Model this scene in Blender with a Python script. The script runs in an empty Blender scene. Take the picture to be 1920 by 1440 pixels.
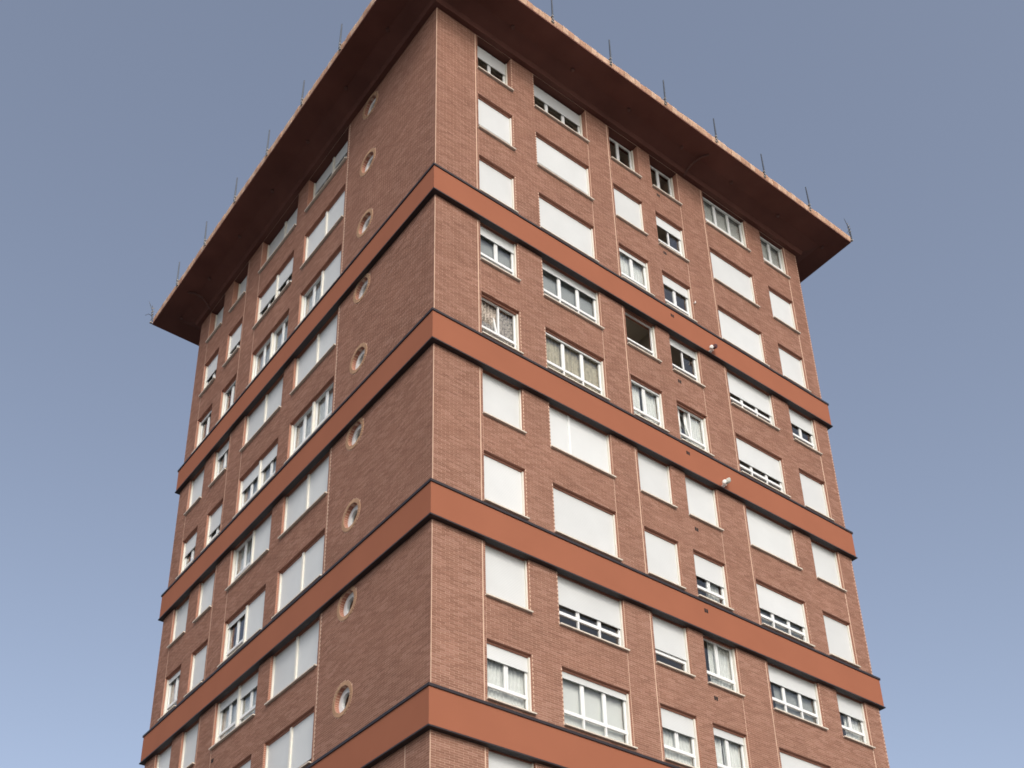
import bpy, math, random
import numpy as np
from mathutils import Matrix, Vector

random.seed(7)
rng = np.random.default_rng(11)
scene = bpy.context.scene
COL = scene.collection

# ------------------------------------------------------------------ camera
Z0 = 31.55                       # height of the top edge of the uppermost terracotta band
F_PX, YAW, PITCH, ROLL = 2333.468, 0.654426, 0.496397, -0.0175883
CAM = Vector((-13.43175, -19.76219, Z0 - 29.95447))
fwd = Vector((math.sin(YAW)*math.cos(PITCH), math.cos(YAW)*math.cos(PITCH), math.sin(PITCH)))
rgt = Vector((math.cos(YAW), -math.sin(YAW), 0))
up = rgt.cross(fwd)
r2 = rgt*math.cos(ROLL) + up*math.sin(ROLL)
u2 = -rgt*math.sin(ROLL) + up*math.cos(ROLL)
cd = bpy.data.cameras.new('camera')
cd.sensor_width = 36.0
cd.lens = F_PX/1920*36.0
cd.shift_x = 37.648/1920         # the photograph is a crop: its optical centre lies low in the frame
cd.shift_y = 577.171/1920
cd.clip_end = 3000
cam = bpy.data.objects.new('camera', cd)
M = Matrix.Identity(4)
for i in range(3):
    M[i][0], M[i][1], M[i][2], M[i][3] = r2[i], u2[i], -fwd[i], CAM[i]
cam.matrix_world = M
COL.objects.link(cam)
scene.camera = cam

# ------------------------------------------------------------------ light
SUN_EL, SUN_AZ = math.radians(35), math.radians(204)      # azimuth clockwise from +Y
world = bpy.data.worlds.new('World')
scene.world = world
world.use_nodes = True
wn = world.node_tree.nodes
wl = world.node_tree.links
wn.clear()
sky = wn.new('ShaderNodeTexSky')
sky.sky_type = 'NISHITA'
sky.sun_disc = False
sky.sun_elevation = SUN_EL
sky.sun_rotation = SUN_AZ
sky.altitude = 100
sky.air_density = 0.8
sky.dust_density = 4.2
sky.ozone_density = 0.8
bg = wn.new('ShaderNodeBackground')
bg.inputs['Strength'].default_value = 0.15
wo = wn.new('ShaderNodeOutputWorld')
hs = wn.new('ShaderNodeHueSaturation')       # hazy air: the whole sky a little paler
hs.inputs['Saturation'].default_value = 0.71
wl.new(sky.outputs[0], hs.inputs['Color'])
wl.new(hs.outputs[0], bg.inputs[0])
wl.new(bg.outputs[0], wo.inputs[0])

sd = bpy.data.lights.new('sun', 'SUN')
sd.energy = 0.5
sd.angle = math.radians(14)
sd.color = (1.0, 0.93, 0.84)
sun = bpy.data.objects.new('sun', sd)
sdir = Vector((math.sin(SUN_AZ)*math.cos(SUN_EL), math.cos(SUN_AZ)*math.cos(SUN_EL), math.sin(SUN_EL)))
sun.rotation_euler = (-sdir).to_track_quat('-Z', 'Y').to_euler()
sun.location = (5, -30, 60)
COL.objects.link(sun)

scene.cycles.filter_width = 1.7
scene.view_settings.view_transform = 'Standard'
scene.view_settings.look = 'None'
scene.view_settings.exposure = 0.60
scene.view_settings.gamma = 1.0
scene.view_settings.use_curve_mapping = False

# ------------------------------------------------------------------ materials
def new_mat(name):
    m = bpy.data.materials.new(name)
    m.use_nodes = True
    nt = m.node_tree
    b = nt.nodes['Principled BSDF']
    return m, nt, b

def node(nt, kind, **kw):
    n = nt.nodes.new(kind)
    for k, v in kw.items():
        setattr(n, k, v)
    return n

def plain(name, col, rough=0.6, var=0.06, scale=3.0, bump=0.0, bscale=60.0, spec=0.4, metal=0.0):
    m, nt, b = new_mat(name)
    tc = node(nt, 'ShaderNodeTexCoord')
    nz = node(nt, 'ShaderNodeTexNoise')
    nz.inputs['Scale'].default_value = scale
    nz.inputs['Detail'].default_value = 5
    nt.links.new(tc.outputs['Object'], nz.inputs['Vector'])
    mr = node(nt, 'ShaderNodeMapRange')
    mr.inputs['From Min'].default_value = 0.3
    mr.inputs['From Max'].default_value = 0.7
    mr.inputs['To Min'].default_value = 1 - var
    mr.inputs['To Max'].default_value = 1 + var
    nt.links.new(nz.outputs['Fac'], mr.inputs['Value'])
    mx = node(nt, 'ShaderNodeVectorMath', operation='SCALE')
    mx.inputs[0].default_value = col
    nt.links.new(mr.outputs[0], mx.inputs['Scale'])
    nt.links.new(mx.outputs[0], b.inputs['Base Color'])
    b.inputs['Roughness'].default_value = rough
    b.inputs['Specular IOR Level'].default_value = spec
    b.inputs['Metallic'].default_value = metal
    if bump:
        n2 = node(nt, 'ShaderNodeTexNoise')
        n2.inputs['Scale'].default_value = bscale
        n2.inputs['Detail'].default_value = 3
        nt.links.new(tc.outputs['Object'], n2.inputs['Vector'])
        bp = node(nt, 'ShaderNodeBump')
        bp.inputs['Strength'].default_value = bump
        bp.inputs['Distance'].default_value = 0.01
        nt.links.new(n2.outputs['Fac'], bp.inputs['Height'])
        nt.links.new(bp.outputs[0], b.inputs['Normal'])
    return m

def brick_mat():
    m, nt, b = new_mat('fired_brick')
    geo = node(nt, 'ShaderNodeNewGeometry')
    oi = node(nt, 'ShaderNodeObjectInfo')
    ad = node(nt, 'ShaderNodeMath', operation='ADD')
    nt.links.new(geo.outputs['Random Per Island'], ad.inputs[0])
    nt.links.new(oi.outputs['Random'], ad.inputs[1])
    fr = node(nt, 'ShaderNodeMath', operation='FRACT')
    nt.links.new(ad.outputs[0], fr.inputs[0])
    cr = node(nt, 'ShaderNodeValToRGB')
    e = cr.color_ramp.elements
    e[0].position, e[0].color = 0.0, (0.232, 0.121, 0.086, 1)
    e[1].position, e[1].color = 1.0, (0.322, 0.182, 0.136, 1)
    x = e.new(0.35); x.color = (0.260, 0.138, 0.098, 1)
    x = e.new(0.7); x.color = (0.281, 0.151, 0.109, 1)
    nt.links.new(fr.outputs[0], cr.inputs[0])
    # broad weathering over the wall
    n1 = node(nt, 'ShaderNodeTexNoise')
    n1.inputs['Scale'].default_value = 0.55
    n1.inputs['Detail'].default_value = 6
    n1.inputs['Roughness'].default_value = 0.6
    nt.links.new(geo.outputs['Position'], n1.inputs['Vector'])
    mr = node(nt, 'ShaderNodeMapRange')
    mr.inputs['From Min'].default_value = 0.3
    mr.inputs['From Max'].default_value = 0.7
    mr.inputs['To Min'].default_value = 0.93
    mr.inputs['To Max'].default_value = 1.07
    nt.links.new(n1.outputs['Fac'], mr.inputs['Value'])
    sc = node(nt, 'ShaderNodeVectorMath', operation='SCALE')
    nt.links.new(cr.outputs[0], sc.inputs[0])
    nt.links.new(mr.outputs[0], sc.inputs['Scale'])
    nt.links.new(sc.outputs[0], b.inputs['Base Color'])
    b.inputs['Roughness'].default_value = 0.9
    b.inputs['Specular IOR Level'].default_value = 0.12
    return m

def course_mat(name, brick, mortar, pitch):
    """brick seen in a reveal or too low to be told apart: horizontal joints by height"""
    m, nt, b = new_mat(name)
    geo = node(nt, 'ShaderNodeNewGeometry')
    sp = node(nt, 'ShaderNodeSeparateXYZ')
    nt.links.new(geo.outputs['Position'], sp.inputs[0])
    dv = node(nt, 'ShaderNodeMath', operation='DIVIDE')
    dv.inputs[1].default_value = pitch
    nt.links.new(sp.outputs['Z'], dv.inputs[0])
    fr = node(nt, 'ShaderNodeMath', operation='FRACT')
    nt.links.new(dv.outputs[0], fr.inputs[0])
    gt = node(nt, 'ShaderNodeMath', operation='GREATER_THAN')
    gt.inputs[1].default_value = 0.83
    nt.links.new(fr.outputs[0], gt.inputs[0])
    nz = node(nt, 'ShaderNodeTexNoise')
    nz.inputs['Scale'].default_value = 9
    nt.links.new(geo.outputs['Position'], nz.inputs['Vector'])
    m1 = node(nt, 'ShaderNodeMix', data_type='RGBA')
    m1.inputs['A'].default_value = tuple(c*0.85 for c in brick) + (1,)
    m1.inputs['B'].default_value = tuple(c*1.15 for c in brick) + (1,)
    nt.links.new(nz.outputs['Fac'], m1.inputs['Factor'])
    m2 = node(nt, 'ShaderNodeMix', data_type='RGBA')
    m2.inputs['B'].default_value = mortar + (1,)
    nt.links.new(gt.outputs[0], m2.inputs['Factor'])
    nt.links.new(m1.outputs['Result'], m2.inputs['A'])
    nt.links.new(m2.outputs['Result'], b.inputs['Base Color'])
    b.inputs['Roughness'].default_value = 0.8
    return m

def shutter_mat():
    m, nt, b = new_mat('white_slat_shutter')
    geo = node(nt, 'ShaderNodeNewGeometry')
    oi = node(nt, 'ShaderNodeObjectInfo')
    sp = node(nt, 'ShaderNodeSeparateXYZ')
    nt.links.new(geo.outputs['Position'], sp.inputs[0])
    dv = node(nt, 'ShaderNodeMath', operation='MULTIPLY')
    dv.inputs[1].default_value = 2*math.pi/0.045
    nt.links.new(sp.outputs['Z'], dv.inputs[0])
    sn = node(nt, 'ShaderNodeMath', operation='SINE')
    nt.links.new(dv.outputs[0], sn.inputs[0])
    bp = node(nt, 'ShaderNodeBump')
    bp.inputs['Strength'].default_value = 0.22
    bp.inputs['Distance'].default_value = 0.006
    nt.links.new(sn.outputs[0], bp.inputs['Height'])
    nt.links.new(bp.outputs[0], b.inputs['Normal'])
    mr = node(nt, 'ShaderNodeMapRange')
    mr.inputs['To Min'].default_value = 0.92
    mr.inputs['To Max'].default_value = 1.03
    nt.links.new(oi.outputs['Random'], mr.inputs['Value'])
    nz = node(nt, 'ShaderNodeTexNoise')
    nz.inputs['Scale'].default_value = 1.3
    nz.inputs['Detail'].default_value = 6
    nt.links.new(geo.outputs['Position'], nz.inputs['Vector'])
    m2 = node(nt, 'ShaderNodeMapRange')
    m2.inputs['From Min'].default_value = 0.3
    m2.inputs['From Max'].default_value = 0.7
    m2.inputs['To Min'].default_value = 0.96
    m2.inputs['To Max'].default_value = 1.02
    nt.links.new(nz.outputs['Fac'], m2.inputs['Value'])
    mu = node(nt, 'ShaderNodeMath', operation='MULTIPLY')
    nt.links.new(mr.outputs[0], mu.inputs[0]); nt.links.new(m2.outputs[0], mu.inputs[1])
    sc = node(nt, 'ShaderNodeVectorMath', operation='SCALE')
    sc.inputs[0].default_value = (0.590, 0.618, 0.618)
    nt.links.new(mu.outputs[0], sc.inputs['Scale'])
    nt.links.new(sc.outputs[0], b.inputs['Base Color'])
    b.inputs['Roughness'].default_value = 0.5
    b.inputs['Specular IOR Level'].default_value = 0.35
    return m

def glass_mat():
    m = bpy.data.materials.new('window_glass')
    m.use_nodes = True
    nt = m.node_tree
    nt.nodes.clear()
    out = node(nt, 'ShaderNodeOutputMaterial')
    tr = node(nt, 'ShaderNodeBsdfTransparent')
    tr.inputs[0].default_value = (0.93, 0.94, 0.935, 1)
    gl = node(nt, 'ShaderNodeBsdfGlossy')
    gl.inputs['Roughness'].default_value = 0.02
    lw = node(nt, 'ShaderNodeLayerWeight')
    lw.inputs['Blend'].default_value = 0.5
    pw = node(nt, 'ShaderNodeMath', operation='POWER')
    pw.inputs[1].default_value = 4.0
    nt.links.new(lw.outputs['Facing'], pw.inputs[0])
    mu = node(nt, 'ShaderNodeMath', operation='MULTIPLY_ADD')
    mu.inputs[1].default_value = 0.9
    mu.inputs[2].default_value = 0.045
    mu.use_clamp = True
    nt.links.new(pw.outputs[0], mu.inputs[0])
    mx = node(nt, 'ShaderNodeMixShader')
    nt.links.new(mu.outputs[0], mx.inputs[0])
    nt.links.new(tr.outputs[0], mx.inputs[1])
    nt.links.new(gl.outputs[0], mx.inputs[2])
    nt.links.new(mx.outputs[0], out.inputs[0])
    return m

COURSE = 2.8/46
MAT = {
    'brick': brick_mat(),
    'mortar': plain('pale_mortar', (0.58, 0.405, 0.305), 0.9, 0.07, 2.0),
    'reveal': course_mat('brick_reveal', (0.31, 0.135, 0.09), (0.52, 0.35, 0.26), COURSE),
    'band': plain('terracotta_render', (0.290, 0.110, 0.064), 0.9, 0.035, 0.8, 0.12, 90, 0.12),
    'flash': plain('dark_metal_flashing', (0.022, 0.016, 0.018), 0.5, 0.15, 6),
    'soffit': plain('brown_painted_soffit', (0.125, 0.053, 0.042), 0.85, 0.16, 0.9, 0.1, 25, 0.2),
    'tile': None,
    'roof': plain('clay_roof', (0.33, 0.17, 0.11), 0.85, 0.2, 2),
    'frame': plain('white_window_frame', (0.72, 0.745, 0.745), 0.4, 0.03, 4),
    'rail': plain('cream_guide_rail', (0.70, 0.69, 0.62), 0.45, 0.04, 5),
    'shutter': shutter_mat(),
    'sill': plain('pale_stone_sill', (0.60, 0.55, 0.47), 0.7, 0.1, 7),
    'glass': glass_mat(),
    'room': plain('room_paint', (0.42, 0.38, 0.32), 0.9, 0.05, 1),
    'curtain': plain('white_net_curtain', (0.74, 0.76, 0.74), 0.95, 0.08, 9),
    'drape': plain('beige_drape', (0.44, 0.40, 0.30), 0.95, 0.2, 7),
    'lace': plain('patterned_curtain', (0.36, 0.32, 0.28), 0.95, 0.75, 16),
    'blind': plain('pale_roller_blind', (0.70, 0.72, 0.70), 0.9, 0.02, 2),
    'header': plain('pale_header_brick', (0.40, 0.255, 0.165), 0.9, 0.12, 14, spec=0.12),
    'greyblind': plain('grey_pane_sheet', (0.33, 0.35, 0.345), 0.9, 0.05, 2),  # even grey sheet behind the panes, giving the glass its grey look
    'vent': plain('dark_vent', (0.012, 0.009, 0.009), 0.8, 0.1, 4),
    'rod': plain('dark_steel_post', (0.055, 0.065, 0.08), 0.45, 0.1, 8, metal=0.5),
    'clamp': plain('galvanised_clamp', (0.34, 0.33, 0.31), 0.5, 0.1, 8),
    'white': plain('white_plastic', (0.78, 0.76, 0.72), 0.4, 0.03, 8),
    'darkred': plain('dark_red_plastic', (0.07, 0.02, 0.02), 0.4, 0.1, 8),
    'greyhead': plain('grey_green_plastic', (0.42, 0.43, 0.38), 0.5, 0.1, 8),
    'pipe': plain('brown_pipe', (0.105, 0.048, 0.040), 0.6, 0.1, 6),
    'pave': plain('street_paving', (0.13, 0.125, 0.12), 0.9, 0.25, 0.4, 0.2, 12),
}
def tile_mat():
    m, nt, b = new_mat('clay_edge_tile')
    oi = node(nt, 'ShaderNodeObjectInfo')
    cr = node(nt, 'ShaderNodeValToRGB')
    e = cr.color_ramp.elements
    e[0].color = (0.37, 0.21, 0.135, 1)
    e[1].color = (0.50, 0.345, 0.245, 1)
    x = e.new(0.5); x.color = (0.42, 0.26, 0.17, 1)
    nt.links.new(oi.outputs['Random'], cr.inputs[0])
    geo = node(nt, 'ShaderNodeNewGeometry')
    nz = node(nt, 'ShaderNodeTexNoise')
    nz.inputs['Scale'].default_value = 9
    nz.inputs['Detail'].default_value = 6
    nt.links.new(geo.outputs['Position'], nz.inputs['Vector'])
    mr = node(nt, 'ShaderNodeMapRange')
    mr.inputs['From Min'].default_value = 0.3
    mr.inputs['From Max'].default_value = 0.7
    mr.inputs['To Min'].default_value = 0.8
    mr.inputs['To Max'].default_value = 1.2
    nt.links.new(nz.outputs['Fac'], mr.inputs['Value'])
    sc = node(nt, 'ShaderNodeVectorMath', operation='SCALE')
    nt.links.new(cr.outputs[0], sc.inputs[0]); nt.links.new(mr.outputs[0], sc.inputs['Scale'])
    nt.links.new(sc.outputs[0], b.inputs['Base Color'])
    b.inputs['Roughness'].default_value = 0.85
    return m
MAT['tile'] = tile_mat()

# ------------------------------------------------------------------ helpers
class MB:
    def __init__(s):
        s.v, s.f = [], []
    def box(s, x0, x1, y0, y1, z0, z1):
        n = len(s.v)
        s.v += [(x0,y0,z0),(x1,y0,z0),(x1,y1,z0),(x0,y1,z0),(x0,y0,z1),(x1,y0,z1),(x1,y1,z1),(x0,y1,z1)]
        s.f += [(n,n+3,n+2,n+1),(n+4,n+5,n+6,n+7),(n,n+1,n+5,n+4),(n+1,n+2,n+6,n+5),(n+2,n+3,n+7,n+6),(n+3,n,n+4,n+7)]
        return s
    def quad(s, a, b, c, d):
        n = len(s.v); s.v += [a,b,c,d]; s.f.append((n,n+1,n+2,n+3)); return s
    def tube(s, pts, r, seg=8):
        pts = [Vector(p) for p in pts]
        n0 = len(s.v)
        for i, p in enumerate(pts):
            d = (pts[min(i+1,len(pts)-1)] - pts[max(i-1,0)]).normalized()
            a = d.cross(Vector((0,0,1)) if abs(d.z) < 0.9 else Vector((1,0,0))).normalized()
            b = d.cross(a)
            rr = r[i] if isinstance(r, (list, tuple)) else r
            for k in range(seg):
                t = 2*math.pi*k/seg
                s.v.append(tuple(p + a*(rr*math.cos(t)) + b*(rr*math.sin(t))))
        for i in range(len(pts)-1):
            for k in range(seg):
                a, b = n0+i*seg+k, n0+i*seg+(k+1)%seg
                s.f.append((a, b, b+seg, a+seg))
        s.f.append(tuple(n0+k for k in range(seg))[::-1])
        s.f.append(tuple(n0+(len(pts)-1)*seg+k for k in range(seg)))
        return s
    def mesh(s, name, mat):
        me = bpy.data.meshes.new(name)
        me.from_pydata(s.v, [], s.f)
        me.materials.append(MAT[mat])
        me.update()
        return me

def link(name, data, parent=None, loc=(0,0,0), rot=(0,0,0)):
    o = bpy.data.objects.new(name, data)
    COL.objects.link(o)
    o.parent = parent
    o.location = loc
    o.rotation_euler = rot
    return o

def tag(o, label, cat, group=None):
    o['label'] = label; o['category'] = cat
    if group: o['group'] = group
    return o

W, D, WP = 17.035, 16.973, 0.12          # plan size at the bands, wall face set back behind them
BASE = Vector((W/2, D/2, 0))
RX1, LY1 = W - WP, D - WP

# ------------------------------------------------------------------ ground
g = MB()
S = 1500
g.quad((-S,-S,0),(S,-S,0),(S,S,0),(-S,S,0))
go = link('ground', g.mesh('ground', 'pave'))
go['kind'] = 'structure'

tower = tag(link('apartment_tower', None, None, BASE),
            'tall brick apartment tower with terracotta bands, white shutters and overhanging eaves', 'building')
def tpart(name, me):
    return link(name, me, tower, -BASE)

# ------------------------------------------------------------------ opening tables
RCOLS = {'A':(1.70,3.05,2),'B':(3.985,6.24,3),'C':(7.285,8.62,2),'D':(9.205,10.54,2),'E':(11.83,14.06,3),'F':(14.87,16.22,2)}
LCOLS = {'G':(5.40,8.11),'H':(8.85,11.58),'I':(12.75,13.96),'J':(14.72,15.98)}
def sill_z(r): return Z0 - 16.58 + 2.8*(8-r)
def head_z(r): return Z0 - 14.98 + 2.8*(8-r) if r else Z0 + 7.44
ROWS = range(0, 10)
CY, RING, HOLE = 3.98, 0.475, 0.360       # round windows: centre, brick ring and opening radius
def round_z(r): return Z0 - 15.42 + 2.8*(8-r)
WTOP, WBRICK, WBOT = Z0+7.5, Z0-22.6, 0.0

openR = [(a,b,sill_z(r),head_z(r)) for a,b,_ in RCOLS.values() for r in ROWS]
openL = [(a,b,sill_z(r),head_z(r)) for a,b in LCOLS.values() for r in ROWS]
RSQ = 0.5
squares = [(CY-RSQ, CY+RSQ, round_z(r)-RSQ, round_z(r)+RSQ, r) for r in range(0, 9)]

# ------------------------------------------------------------------ walls (mortar bed with real openings)
REC = 0.34
def wall_sheet(u0, u1, z0, z1, holes, place, flip):
    us = sorted({u0,u1} | {h[0] for h in holes} | {h[1] for h in holes})
    zs = sorted({z0,z1} | {max(z0,min(z1,h[2])) for h in holes} | {max(z0,min(z1,h[3])) for h in holes})
    mb, rv = MB(), MB()
    def q(m, a, b, c, d):
        pts = [place(*p) for p in (a,b,c,d)]
        if flip: pts.reverse()
        m.quad(*pts)
    d = 0.0055
    for i in range(len(us)-1):
        for j in range(len(zs)-1):
            uc, zc = (us[i]+us[i+1])/2, (zs[j]+zs[j+1])/2
            if any(h[0] < uc < h[1] and h[2] < zc < h[3] for h in holes): continue
            q(mb, (us[i],d,zs[j]),(us[i+1],d,zs[j]),(us[i+1],d,zs[j+1]),(us[i],d,zs[j+1]))
    for h in holes:
        if len(h) > 4: continue
        a,b,c,e = h; e = min(e, z1)
        q(rv,(a,d,c),(a,d,e),(a,REC,e),(a,REC,c)); q(rv,(b,d,e),(b,d,c),(b,REC,c),(b,REC,e))
        if e < Z0+7.4: q(rv,(a,d,e),(b,d,e),(b,REC,e),(a,REC,e))
        q(rv,(b,d,c),(a,d,c),(a,REC,c),(b,REC,c))
    return mb, rv, q
placeR = lambda u,d,z: (u, WP+d, z)
placeL = lambda u,d,z: (WP+d, u, z)

mbR, rvR, _ = wall_sheet(WP+0.0055, RX1, WBOT, WTOP, openR, placeR, False)
wallR = tpart('wall', mbR.mesh('wall', 'mortar'))
wallR['label'] = 'brick wall without round windows'
link('window_reveals', rvR.mesh('window_reveals', 'reveal'), wallR)['kind'] = 'stuff'
mbL, rvL, qL = wall_sheet(WP+0.0055, LY1, WBOT, WTOP, openL + squares, placeL, True)
NS = 48
for s in squares:
    zc = (s[2]+s[3])/2
    def sq(t):
        c, n = math.cos(t), math.sin(t); k = RSQ/max(abs(c),abs(n)); return (CY+c*k, zc+n*k)
    for k in range(NS):
        t0, t1 = 2*math.pi*k/NS, 2*math.pi*(k+1)/NS
        a, b = sq(t0), sq(t1)
        c, e = (CY+HOLE*math.cos(t1), zc+HOLE*math.sin(t1)), (CY+HOLE*math.cos(t0), zc+HOLE*math.sin(t0))
        qL(mbL, (e[0],0.0055,e[1]),(a[0],0.0055,a[1]),(b[0],0.0055,b[1]),(c[0],0.0055,c[1]))
wallL = tpart('wall', mbL.mesh('wall', 'mortar'))
wallL['label'] = 'brick wall with a column of round windows'
link('window_reveals', rvL.mesh('window_reveals', 'reveal'), wallL)['kind'] = 'stuff'
bk = MB()
bk.quad((RX1,WP,WBOT),(RX1,LY1,WBOT),(RX1,LY1,WTOP),(RX1,WP,WTOP))
bk.quad((RX1,LY1,WBOT),(WP,LY1,WBOT),(WP,LY1,WTOP),(RX1,LY1,WTOP))
tpart('rear_wall', bk.mesh('rear_wall', 'reveal'))

# ------------------------------------------------------------------ bricks
def lay(u0, u1, zones, holes, circles, phase, low=None):
    out = []
    bh = COURSE*0.83
    n0 = int(math.floor((WBRICK-head_z(8))/COURSE)); n1 = int(math.ceil((WTOP-head_z(8))/COURSE))
    for n in range(n0, n1):
        za = head_z(8) + n*COURSE + 0.005; zb = za + bh
        zm = (za+zb)/2
        cuts = [(h[0],h[1]) for h in holes if h[2]-0.012 < zm < h[3]+0.012]
        for cz in circles:
            dz = abs(zm-cz)
            if dz < RING+0.012:
                w = math.sqrt(max((RING+0.012)**2-dz*dz, 0)); cuts.append((CY-w, CY+w))
        cuts.sort()
        for a, b, stack in (zones if low is None or zm > Z0-17.3 else low):
            segs = []; x = a
            for c, e in cuts:
                if e <= a or c >= b: continue
                if c > x: segs.append((x, c))
                x = max(x, e)
            if x < b: segs.append((x, b))
            if stack:
                out += [(s0+.006, s1-.006, za, zb) for s0, s1 in segs if s1-s0 > .03]
                continue
            off = a - (0.125 if (n+phase) % 2 else 0.0)
            for s0, s1 in segs:
                k = math.floor((s0-off)/0.25)
                while off + k*0.25 < s1:
                    p, q = max(off+k*0.25+0.005, s0+0.004), min(off+k*0.25+0.245, s1-0.004)
                    if q-p > 0.03: out.append((p, q, za, zb))
                    k += 1
    return np.array(out)

G = 0.014      # half width of the straight vertical joints between bays
def zones_of(lo, hi, bays):
    z, x = [], lo
    for a, b in bays:
        z.append((x+G, a-0.09-G, False)); z.append((a-0.09+G, a, True))
        z.append((a, b, False)); x = b
    z.append((x+2*G, hi, False))
    return z
zonesR = zones_of(WP+0.004, RX1-0.004, [(1.70,6.24),(7.285,10.54),(11.83,16.22)])
zonesL = []
xL = WP+0.004
for a, b in [(5.40,11.58),(12.75,15.98)]:
    zonesL += [(xL+G, a-0.085-G, False), (a-0.085+G, a, True), (a, b, False)]; xL = b+G
zonesL.append((xL+G, LY1-0.004, False))

BR = lay(WP, RX1, zonesR, openR, [], 0)
BL = lay(WP, LY1, zonesL, openL, [round_z(r) for r in range(9)], 1,
         [(zonesL[0][0], 1.085, False), (1.115, zonesL[0][1], False)] + zonesL[1:])

def px_size(u0, u1, z0, z1, right):
    a = np.stack([(u0+u1)/2, np.full_like(u0, WP), (z0+z1)/2], 1) if right else np.stack([np.full_like(u0, WP), (u0+u1)/2, (z0+z1)/2], 1)
    d = a - np.array(CAM)
    zz = d @ np.array(fwd); xx = F_PX*(d@np.array(r2))/zz; yy = -F_PX*(d@np.array(u2))/zz
    px, py = 960-37.648+xx, 720+577.171+yy
    return zz, (px > 0) & (px < 1920) & (py > 10) & (py < 1425)
dist, vis = px_size(BR[:,0], BR[:,1], BR[:,2], BR[:,3], True)
full = (BR[:,1]-BR[:,0]) > 0.2395
hid = np.zeros(len(BR), bool)
for k in range(5):                      # behind a terracotta band
    hid |= (BR[:,3] > Z0-5.6*k-1.03) & (BR[:,2] < Z0-5.6*k)
cand = np.where(full & vis & ~hid)[0]
pick = cand[np.argsort(dist[cand])[:300]]
keep = np.ones(len(BR), bool); keep[pick] = False

def brick_mesh(name, arr, right):
    n = len(arr)
    u0, u1, z0, z1 = arr.T
    jit = rng.uniform(-0.0016, 0.0016, n)
    f, bkd = WP + jit, np.full(n, WP+0.012)
    def st(u, d, z): return np.stack([u, d, z], 1) if right else np.stack([d, u, z], 1)
    V = np.stack([st(u0,f,z0), st(u1,f,z0), st(u1,f,z1), st(u0,f,z1), st(u0,bkd,z0), st(u1,bkd,z0), st(u1,bkd,z1), st(u0,bkd,z1)], 1).reshape(-1, 3)
    q = np.array([(0,1,2,3),(0,4,5,1),(1,5,6,2),(2,6,7,3),(3,7,4,0)])
    if not right: q = q[:, ::-1]
    Fc = (q[None] + (np.arange(n)*8)[:, None, None]).reshape(-1)
    me = bpy.data.meshes.new(name)
    me.vertices.add(n*8); me.vertices.foreach_set('co', V.reshape(-1).astype(np.float32))
    me.loops.add(len(Fc)); me.loops.foreach_set('vertex_index', Fc.astype(np.int32))
    nf = n*5
    me.polygons.add(nf)
    me.polygons.foreach_set('loop_start', (np.arange(nf)*4).astype(np.int32))
    me.polygons.foreach_set('loop_total', np.full(nf, 4, np.int32))
    me.polygons.foreach_set('use_smooth', np.zeros(nf, bool))
    me.update(calc_edges=True); me.validate()
    me.shade_flat()
    me.materials.append(MAT['brick'])
    return me
link('brickwork', brick_mesh('brickwork', BR[keep], True), wallR)['kind'] = 'stuff'
link('brickwork', brick_mesh('brickwork', BL, False), wallL)['kind'] = 'stuff'
one = MB().box(0, 0.24, 0, 0.012, 0, COURSE*0.83).mesh('brick', 'brick')
for i in pick:
    link('brick', one, wallR, (BR[i,0], WP+rng.uniform(-.0016,.0016), BR[i,2]))

# ------------------------------------------------------------------ terracotta bands
def ring(mb, o_out, o_in, z0, z1):
    """square ring all round the tower: outer face, top and bottom"""
    def loop(o, z): return [(-o,-o,z),(W+o,-o,z),(W+o,D+o,z),(-o,D+o,z)]
    L = [loop(o_in,z0), loop(o_out,z0), loop(o_out,z1), loop(o_in,z1)]
    n = len(mb.v)
    for l in L: mb.v += l
    for a in range(3):
        for k in range(4):
            p, q = n+a*4+k, n+a*4+(k+1) % 4
            mb.f.append((p, q, q+4, p+4))
for k in range(5):
    zt = Z0 - 5.6*k
    b = MB(); ring(b, 0.0, -WP-0.05, zt-1.02, zt-0.02)
    bo = tpart('terracotta_band', b.mesh('terracotta_band', 'band'))
    t = MB(); ring(t, 0.030, -WP-0.03, zt-0.050, zt+0.022)
    link('flashing', t.mesh('flashing', 'flash'), bo)
    t = MB(); ring(t, 0.030, -WP-0.03, zt-1.035, zt-0.998)
    link('flashing', t.mesh('flashing', 'flash'), bo)

# ------------------------------------------------------------------ windows
cache = {}
def cm(key, fn, mat, name):
    k = (name,) + key
    if k not in cache: cache[k] = fn().mesh(name, mat)
    return cache[k]

def frame_ring(mb, u0, u1, z0, z1, t, d0, d1):
    mb.box(u0, u1, d0, d1, z0, z0+t); mb.box(u0, u1, d0, d1, z1-t, z1)
    mb.box(u0, u0+t, d0, d1, z0+t, z1-t); mb.box(u1-t, u1, d0, d1, z0+t, z1-t)
    return mb

def curtain_mesh(w, h, waves, amp):
    mb = MB(); n = max(12, int(w*40))
    for i in range(n+1):
        x = w*i/n
        d = amp*math.sin(waves*2*math.pi*x/w + 0.7*math.sin(5*x)) + amp*0.4*math.sin(waves*5.3*x)
        mb.v += [(x, d*1.2, 0), (x, d, h)]
    for i in range(n): mb.f.append((2*i, 2*i+2, 2*i+3, 2*i+1))
    return mb

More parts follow.
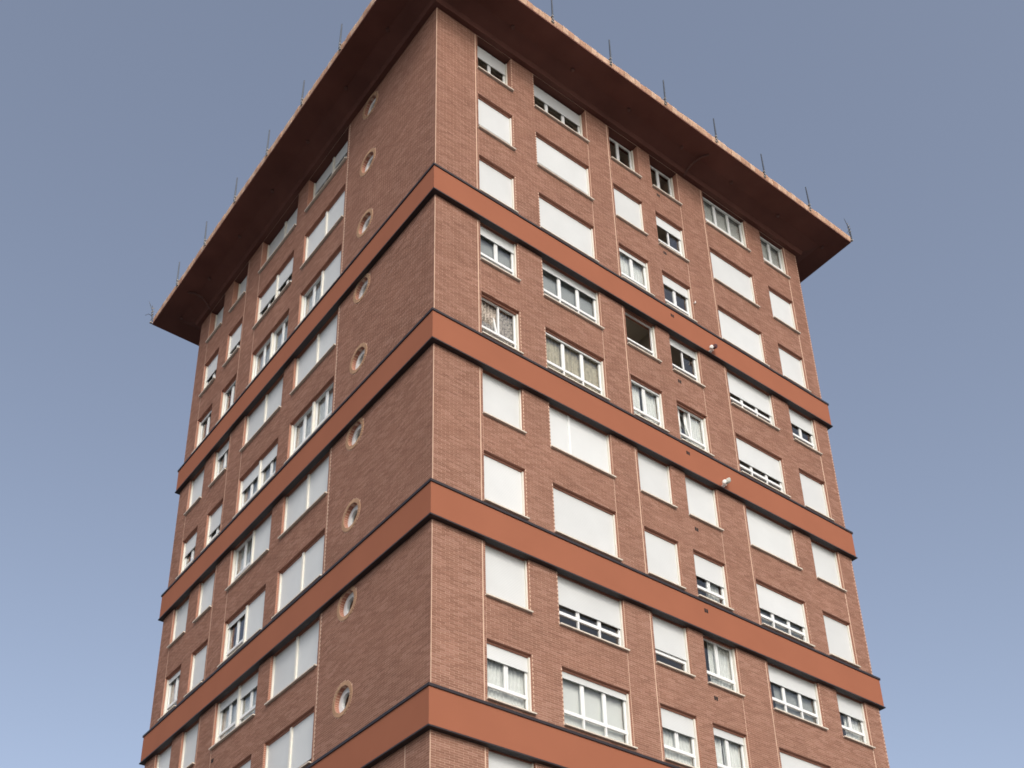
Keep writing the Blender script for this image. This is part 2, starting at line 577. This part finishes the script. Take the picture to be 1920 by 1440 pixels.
def build_bay(win, u0, w, h, npane, s, dd, curtain, opened, extra):
    """shutter, sashes, panes and curtain of one bay of a window"""
    g = 0.045
    a, b = u0+g, u0+w-g
    top = h - 0.055
    if s > 0:
        zb = top*(1-s) if s < 1 else 0.012
        key = (round(b-a,3), round(top-zb,3))
        def sh():
            m = MB(); m.box(0, b-a, 0, 0.014, 0.045, top-zb); m.box(0, b-a, -0.006, 0.018, 0, 0.045); return m
        link('shutter', cm(key, sh, 'shutter', 'shutter'), win, (a, 0.125+dd, zb))
    if s >= 0.9: return
    TR = 0.46 if h > 1 else 0.3
    pw = (b-a)/npane
    for i in range(npane):
        if opened == 'both' or (opened == 'left' and i == 0): continue
        key = (round(pw,3), round(h,3))
        sash = link('sash', cm(key, lambda: frame_ring(MB(), 0.006, pw-0.006, 0, h-TR-0.05, 0.05, 0, 0.05), 'frame', 'sash'), win, (a+i*pw, 0.163+dd, TR+0.01))
        if opened == 'tilt' and i == 0: sash.rotation_euler = (math.radians(-11), 0, 0)
        link('pane', cm(key, lambda: MB().box(0.05, pw-0.05, 0.022, 0.028, 0.04, h-TR-0.09), 'glass', 'pane'), sash)
    low = [(a, b)] if npane == 2 else [(a+i*pw, a+(i+1)*pw) for i in range(npane)]
    for p, q in low:
        key = (round(q-p,3), 'low', round(h,3))
        link('pane', cm(key, lambda: MB().box(0.02, q-p-0.02, 0, 0.006, 0.04, TR), 'glass', 'pane'), win, (p, 0.19+dd, 0))
    if curtain:
        mat, cov = curtain
        for c0, c1 in cov:
            key = (mat, round((c1-c0)*(b-a),3), round(h,3))
            waves = 0 if 'blind' in mat else max(2, int((c1-c0)*(b-a)*9))
            link('curtain', cm(key, lambda: curtain_mesh((c1-c0)*(b-a), h-0.02, waves, 0.0 if 'blind' in mat else 0.018), mat, 'curtain'), win, (a+c0*(b-a), 0.29+dd, 0.01))

def build_window(face, u0, u1, r, bays, npane, curtain=None, opened=None, extra=None, label=None):
    w = u1-u0; h = head_z(r)-sill_z(r)
    dd = 0.0
    if r == 0:
        h = 7.45-5.82; dd = 0.13 if (face == 'L' or u0 < 11) else 0.0
    nb = len(bays); bw = w/nb
    g = 0.045
    def fr():
        m = MB()
        for i in range(nb):
            a, b = i*bw+g, (i+1)*bw-g
            frame_ring(m, a, b, 0.0, h-0.03, 0.045, 0.155, 0.215)
            m.box(a, b, 0.150, 0.212, 0.42, 0.48)
            pw = (b-a)/npane
            for k in range(1, npane if npane == 3 else 1):
                x = a+k*pw
                m.box(x-0.022, x+0.022, 0.153, 0.213, 0.0, h-0.04)
        return m
    loc = (u0-BASE.x, WP+dd-BASE.y, sill_z(r)) if face == 'R' else (WP+dd-BASE.x, u1-BASE.y, sill_z(r))
    rot = (0,0,0) if face == 'R' else (0,0,-math.pi/2)
    win = link('window', cm((round(w,3),nb,npane,round(h,3)), fr, 'frame', 'window'), tower, loc, rot)
    if label: win['label'] = label
    def sl():
        m = MB(); m.box(-0.03, w+0.03, -0.08-dd, -0.001-dd, -0.040, -0.004); m.box(0.004, w-0.004, -0.001-dd, 0.16, -0.038, -0.002); return m
    link('sill', cm((round(w,3),dd), sl, 'sill', 'sill'), win)
    def lt():
        return MB().box(0.004, w-0.004, 0.10, 0.15, h-0.06, h-0.004)
    if r: link('lintel', cm((round(w,3),r == 0,round(h,3)), lt, 'reveal', 'lintel'), win)
    edges = [i*bw for i in range(nb+1)]
    for i, e in enumerate(edges):
        a, b = (e+0.002, e+g) if i == 0 else ((e-g, e-0.002) if i == nb else (e-g, e+g))
        link('guide_rail', cm((round(b-a,3),round(h,3)), lambda: MB().box(0, b-a, 0, 0.075, 0.0, h-0.058), 'rail', 'guide_rail'), win, (a, 0.075, 0.0))
    if extra == 'rail':
        link('guide_rail', cm((0.08,round(h,3)), lambda: MB().box(0, 0.08, 0, 0.03, 0, h-0.058), 'frame', 'guide_rail'), win, (0.33*w, 0.105, 0.0))
    if min(bays) < 0.9:
        rm = MB(); hh = h + (0.25 if r else 0.05); dp = 1.6
        x0, x1, z0, z1, y0, y1 = -0.3, w+0.3, -0.1, hh, REC-0.002-dd, REC+dp
        rm.quad((x0,y1,z0),(x1,y1,z0),(x1,y1,z1),(x0,y1,z1)); rm.quad((x0,y0,z1),(x1,y0,z1),(x1,y1,z1),(x0,y1,z1))
        rm.quad((x0,y0,z0),(x0,y1,z0),(x1,y1,z0),(x1,y0,z0)); rm.quad((x0,y0,z0),(x0,y0,z1),(x0,y1,z1),(x0,y1,z0)); rm.quad((x1,y0,z0),(x1,y1,z0),(x1,y1,z1),(x1,y0,z1))
        link('room_lining', cm((round(w,3),round(h,3)), lambda: rm, 'room', 'room_lining'), win)
    for i, s in enumerate(bays):
        build_bay(win, i*bw, bw, h, npane, s, 0.0, curtain if s < 0.9 else None, opened, extra)
    return win

C1 = [(0.0, 1.0)]
R_STATE = {
 0: dict(A=.36, B=.36, C=0, D=0, E=.05, F=.05),
 1: dict(A=.77, B=.77, C=1, D=.28, E=1, F=1),
 2: dict(A=1, B=1, C=.10, D=.26, E=1, F=1),
 3: dict(A=.24, B=.18, C=0, D=.20, E=.58, F=.42),
 4: dict(A=.0, B=.05, C=.05, D=0, E=.58, F=1),
 5: dict(A=1, B=1, C=1, D=1, E=1, F=1),
 6: dict(A=1, B=1, C=1, D=.48, E=.55, F=1),
 7: dict(A=1, B=.56, C=.66, D=0, E=.36, F=.40),
 8: dict(A=.26, B=.12, C=.36, D=.15, E=1, F=1),
 9: dict(A=1, B=1, C=1, D=.6, E=1, F=1),
}
R_CURT = {(2,'C'):('curtain',C1),(4,'A'):('lace',C1),(4,'B'):('drape',C1),(4,'C'):('curtain',[(0,.45),(.55,1)]),(4,'D'):('curtain',[(0,.28),(.42,1)]),
          (7,'D'):('curtain',[(.33,1)]),(8,'A'):('curtain',C1),(8,'B'):('blind',C1),(8,'C'):('curtain',C1),(8,'D'):('curtain',[(0,.42),(.46,1)]),
          (6,'D'):('curtain',[(.5,.95)]),(0,'E'):('blind',[(0,1)]),(0,'F'):('blind',[(.1,1)]),(6,'E'):('greyblind',C1),(7,'E'):('greyblind',[(.2,1)]),(7,'F'):('curtain',[(.4,1)]),(3,'B'):('greyblind',C1),(3,'A'):('greyblind',C1)}
R_OPEN = {(4,'A'):'tilt',(4,'D'):'tilt',(3,'C'):'both',(3,'D'):'left',(1,'D'):'left'}
for r, st in R_STATE.items():
    for c, s in st.items():
        a, b, n = RCOLS[c]
        build_window('R', a, b, r, [s], n, R_CURT.get((r,c)), R_OPEN.get((r,c)), 'rail' if (r,c) == (5,'B') else None)
L_STATE = {   # far bay first
 0: dict(G=(.36,.36), H=(1,1), I=(1,), J=(1,)),
 1: dict(G=(.80,1), H=(.5,.5), I=(.55,), J=(.5,)),
 2: dict(G=(.03,1), H=(.02,.02), I=(.05,), J=(.08,)),
 3: dict(G=(1,.86), H=(1,1), I=(.25,), J=(1,)),
 4: dict(G=(.02,.02), H=(.32,.32), I=(.55,), J=(.4,)),
 5: dict(G=(1,1), H=(.02,1), I=(1,), J=(1,)),
 6: dict(G=(1,1), H=(.12,1), I=(.82,), J=(.12,)),
 7: dict(G=(1,1), H=(.2,.3), I=(1,), J=(1,)),
 8: dict(G=(1,.86), H=(1,1), I=(1,), J=(1,)),
 9: dict(G=(1,1), H=(1,1), I=(1,), J=(1,)),
}
L_CURT = {(2,'G'):('curtain',C1),(2,'H'):('blind',C1),(4,'G'):('curtain',C1),(7,'H'):('curtain',C1),(4,'H'):('blind',C1),(3,'I'):('curtain',C1),(2,'I'):('curtain',[(.3,1)]),(6,'J'):('curtain',C1),(5,'H'):('curtain',[(0,.6)])}
for r, st in L_STATE.items():
    for c, s in st.items():
        a, b = LCOLS[c]
        build_window('L', a, b, r, list(s), 2, L_CURT.get((r,c)))

# ------------------------------------------------------------------ round windows
def annulus(r0, r1, d0, d1, n=48):
    """ring in the u-z plane, axis along depth (local y)"""
    m = MB()
    for k in range(n):
        t = 2*math.pi*k/n; c, s = math.cos(t), math.sin(t)
        m.v += [(r0*c,d0,r0*s),(r1*c,d0,r1*s),(r1*c,d1,r1*s),(r0*c,d1,r0*s)]
    for k in range(n):
        a, b = 4*k, 4*((k+1) % n)
        for j in range(4): m.f.append((a+j, a+(j+1) % 4, b+(j+1) % 4, b+j))
    return m
def disc(r, d, n=40):
    m = MB()
    m.v = [(r*math.cos(2*math.pi*k/n), d, r*math.sin(2*math.pi*k/n)) for k in range(n)]
    m.f = [tuple(range(n))]
    return m
def header_ring():
    m = MB(); n = 34
    for k in range(n):
        t0, t1 = 2*math.pi*(k+.1)/n, 2*math.pi*(k+.9)/n
        v = []
        for d in (-0.014, 0.012):
            for rr, t in ((HOLE+.004,t0),(RING,t0),(RING,t1),(HOLE+.004,t1)): v.append((rr*math.cos(t), d, rr*math.sin(t)))
        b = len(m.v); m.v += v
        m.f += [(b,b+1,b+2,b+3)] + [(b+j, b+4+j, b+4+(j+1) % 4, b+(j+1) % 4) for j in range(4)]
    return m
m_frame = annulus(0.215, HOLE, 0.12, 0.21).mesh('round_window', 'frame')
m_hdr = header_ring().mesh('header_bricks', 'header')
m_rev = annulus(HOLE, HOLE+0.004, 0.009, 0.26).mesh('reveal', 'reveal')
m_gls = disc(0.225, 0.17).mesh('pane', 'glass')
m_bck = disc(0.36, 0.5).mesh('room_lining', 'room')
for r in range(9):
    o = link('round_window', m_frame, tower, (WP-BASE.x, CY-BASE.y, round_z(r)), (0,0,-math.pi/2))
    link('header_bricks', m_hdr, o)['kind'] = 'stuff'
    link('reveal', m_rev, o); link('pane', m_gls, o); link('room_lining', m_bck, o)

# ------------------------------------------------------------------ eaves and roof
rf = MB()
prof = [(-0.60,7.46),(0.04,7.46),(0.10,7.63),(0.58,7.84),(1.40,7.80),(1.40,7.86),(1.36,7.86),(1.36,8.10),(1.2,8.16),(-8.0,10.2)]
for o, z in prof: rf.v += [(-o,-o,Z0+z),(W+o,-o,Z0+z),(W+o,D+o,Z0+z),(-o,D+o,Z0+z)]
for a in range(len(prof)-1):
    for k in range(4):
        p, q = a*4+k, a*4+(k+1) % 4
        rf.f.append((p, q, q+4, p+4))
n = (len(prof)-1)*4
rf.f.append((n, n+1, n+2, n+3))
me = rf.mesh('roof', 'soffit'); me.materials.append(MAT['roof'])
for i, p in enumerate(me.polygons):
    if i >= 7*4: p.material_index = 1
roof = tpart('roof', me)
OUT = 1.405
tm = []
for v in range(3):
    m = MB(); h = 0.35 + 0.012*v
    prof2 = [(0.09,0.0),(0.006,0.0),(-0.006,0.05),(-0.012-0.006*v,h*0.55),(0.006,h-0.05),(0.03,h),(0.09,h)]
    for x in (0.003, 0.237): m.v += [(x, y, z) for y, z in prof2]
    k = len(prof2)
    m.f += [(j, j+1, j+1+k, j+k)[::-1] for j in range(k-1)] + [tuple(range(k)), tuple(range(2*k-1, k-1, -1))]
    tm.append(m.mesh('edge_tile', 'tile'))
ntile = int((W+2*OUT)/0.245)
for i in range(ntile):
    x = -OUT + 0.02 + i*0.245
    zz = Z0+7.855+rng.uniform(-.012,.012)
    link('edge_tile', tm[rng.integers(3)], roof, (x, -OUT+rng.uniform(-.008,.012), zz))
    link('edge_tile', tm[rng.integers(3)], roof, (-OUT+rng.uniform(-.008,.012), x+0.245 if x+0.245 < D+OUT else x, zz), (0,0,-math.pi/2))
rest = MB()
for i in range(ntile):
    x = -OUT + 0.02 + i*0.245
    rest.box(W+OUT-0.09, W+OUT, x, x+0.24, Z0+7.855, Z0+8.16); rest.box(x, x+0.24, D+OUT-0.09, D+OUT, Z0+7.855, Z0+8.16)
link('rear_edge_tiles', rest.mesh('rear_edge_tiles', 'tile'), roof)['kind'] = 'stuff'
spout = MB().tube([(0,0,0.05),(0,0,-0.05),(0,0,-0.06)], [0.07,0.065,0.03], 10).mesh('soffit_spout', 'pipe')
for k in range(7):
    for loc in ((2.6+2.52*k, -0.58, Z0+7.84), (-0.58, 1.87+2.58*k, Z0+7.84)):
        if loc[0] < W+1: link('soffit_spout', spout, roof, loc)
pp = MB().tube([(11.15,-0.95,Z0+7.80),(10.98,-0.75,Z0+7.76),(10.86,-0.45,Z0+7.66),(10.80,-0.22,Z0+7.55),(10.82,0.02,Z0+7.42)], 0.032, 8)
link('drain_pipe', pp.mesh('drain_pipe', 'pipe'), roof)
pp = MB().tube([(-0.95,15.9,Z0+7.80),(-0.75,15.75,Z0+7.76),(-0.45,15.68,Z0+7.66),(-0.22,15.75,Z0+7.55),(0.02,15.85,Z0+7.42)], 0.032, 8)
link('drain_pipe', pp.mesh('drain_pipe', 'pipe'), roof)

# ------------------------------------------------------------------ vents
def vent(loc, rot=(0,0,0), s=1.1):
    m = MB()
    m.box(0, 0.055*s, -0.006, 0.01, 0, 0.11*s); m.box(0.072*s, 0.127*s, -0.006, 0.01, 0.0, 0.11*s)
    link('air_vent', m.mesh('air_vent', 'vent'), tower, Vector(loc)-BASE, rot)
for z in (5.47, 2.67, -2.99, -8.66, -14.25): vent((9.38, WP, Z0+z))
for z in (-0.36, -5.98, -11.57): vent((9.25, 0.0, Z0+z))
vent((WP, 11.5, Z0-14.28), (0,0,-math.pi/2))
br = MB().box(0,0.03,-0.05,0.01,0,0.03).box(0.003,0.027,-0.07,-0.05,-0.03,0.06)
link('pulley_bracket', br.mesh('pulley_bracket', 'white'), tower, Vector((10.60, WP, Z0+1.12))-BASE)

# ------------------------------------------------------------------ safety posts on the eaves
def post(side, t, k):
    m = MB().tube([(0,0,0),(0.012,0,0.55),(0.03,0,1.22)], [0.032,0.029,0.022], 8)
    p = Vector((t, -OUT-0.035, Z0+7.98)) if side == 'R' else Vector((-OUT-0.035, t, Z0+7.98))
    rz = 0 if side == 'R' else -math.pi/2
    root = link('safety_post', m.mesh('safety_post', 'rod'), None, p, (math.radians(random.uniform(-1.5,1.5)), math.radians(random.uniform(-1.5,1.5)), rz))
    for box in ((-0.05,0.05,-0.01,0.06,-0.05,-0.01), (-0.035,0.035,-0.03,0.06,0.06,0.10), (-0.035,0.035,-0.03,0.06,0.22,0.25)):
        link('clamp', MB().box(*box).mesh('clamp', 'clamp'), root)
    which = 'without' if side == 'R' else 'with'
    nth = ['next to', 'second from', 'third from', 'fourth from', 'fifth from', 'sixth from'][6-k]
    tag(root, 'slim dark eave post over the facade %s round windows, %s its coiled corner post' % (which, nth), 'post', 'posts along the eave over the facade %s round windows' % which)
for k in range(1, 7): post('R', 1.07+2.5*k, k)
for k in range(1, 7): post('L', 0.95+2.5*k, k)
def corner_post(p, label):
    root = link('corner_post', MB().tube([(0,0,0),(0.01,0,0.3),(-0.02,0,0.62),(-0.22,0,1.02)], [0.035,0.028,0.02,0.008], 8).mesh('corner_post', 'rod'), None, p)
    pts = [(0.045*math.cos(t)-0.01, 0.045*math.sin(t), 0.30+0.030*t/1.2) for t in np.linspace(0, 12*math.pi*0.6, 70)]
    link('coil', MB().tube(pts, 0.012, 6).mesh('coil', 'clamp'), root)
    a = MB().tube([(0,0,0.35),(-0.18,-0.05,0.30),(-0.30,-0.05,0.16)], 0.010, 6)
    link('stay', a.mesh('stay', 'rod'), root)
    link('clamp', MB().box(-0.06,0.04,-0.04,0.05,-0.06,-0.02).mesh('clamp', 'clamp'), root)
    tag(root, label, 'post')
corner_post((W+OUT+0.03, -OUT-0.03, Z0+7.95), 'coiled post at the eave corner farthest along the facade without round windows')
corner_post((-OUT-0.03, D+OUT+0.03, Z0+7.95), 'coiled post at the eave corner farthest along the facade with round windows')

# ------------------------------------------------------------------ fixtures on the bands
def fixture(p, head, label):
    root = link('wall_spotlight', MB().tube([(0,0.0,0),(0,-0.05,0),(0,-0.06,0)], [0.05,0.05,0.03], 12).mesh('wall_spotlight', 'white'), None, p)
    link('arm', MB().tube([(0,-0.05,0),(0.02,-0.12,-0.02),(0.05,-0.14,0.06)], 0.018, 8).mesh('arm', 'white'), root)
    link('lamp_body', MB().tube([(-0.12,-0.16,-0.06),(-0.11,-0.16,-0.02),(-0.08,-0.16,0.05),(-0.06,-0.16,0.10)], [0.04,0.065,0.065,0.035], 12).mesh('lamp_body', 'white'), root)
    link('lamp_hood', MB().tube([(0.0,-0.16,0.04),(0.03,-0.17,0.08),(0.10,-0.17,0.17),(0.17,-0.16,0.28)], [0.04,0.075,0.08,0.03], 12).mesh('lamp_hood', head), root)
    tag(root, label, 'spotlight')
fixture((10.95, 0.0, Z0-0.93), 'darkred', 'small white fixture with dark hood fixed to the uppermost terracotta band')
fixture((10.72, 0.0, Z0-6.53), 'greyhead', 'small pale fixture with grey hood fixed to the second terracotta band from the eaves')
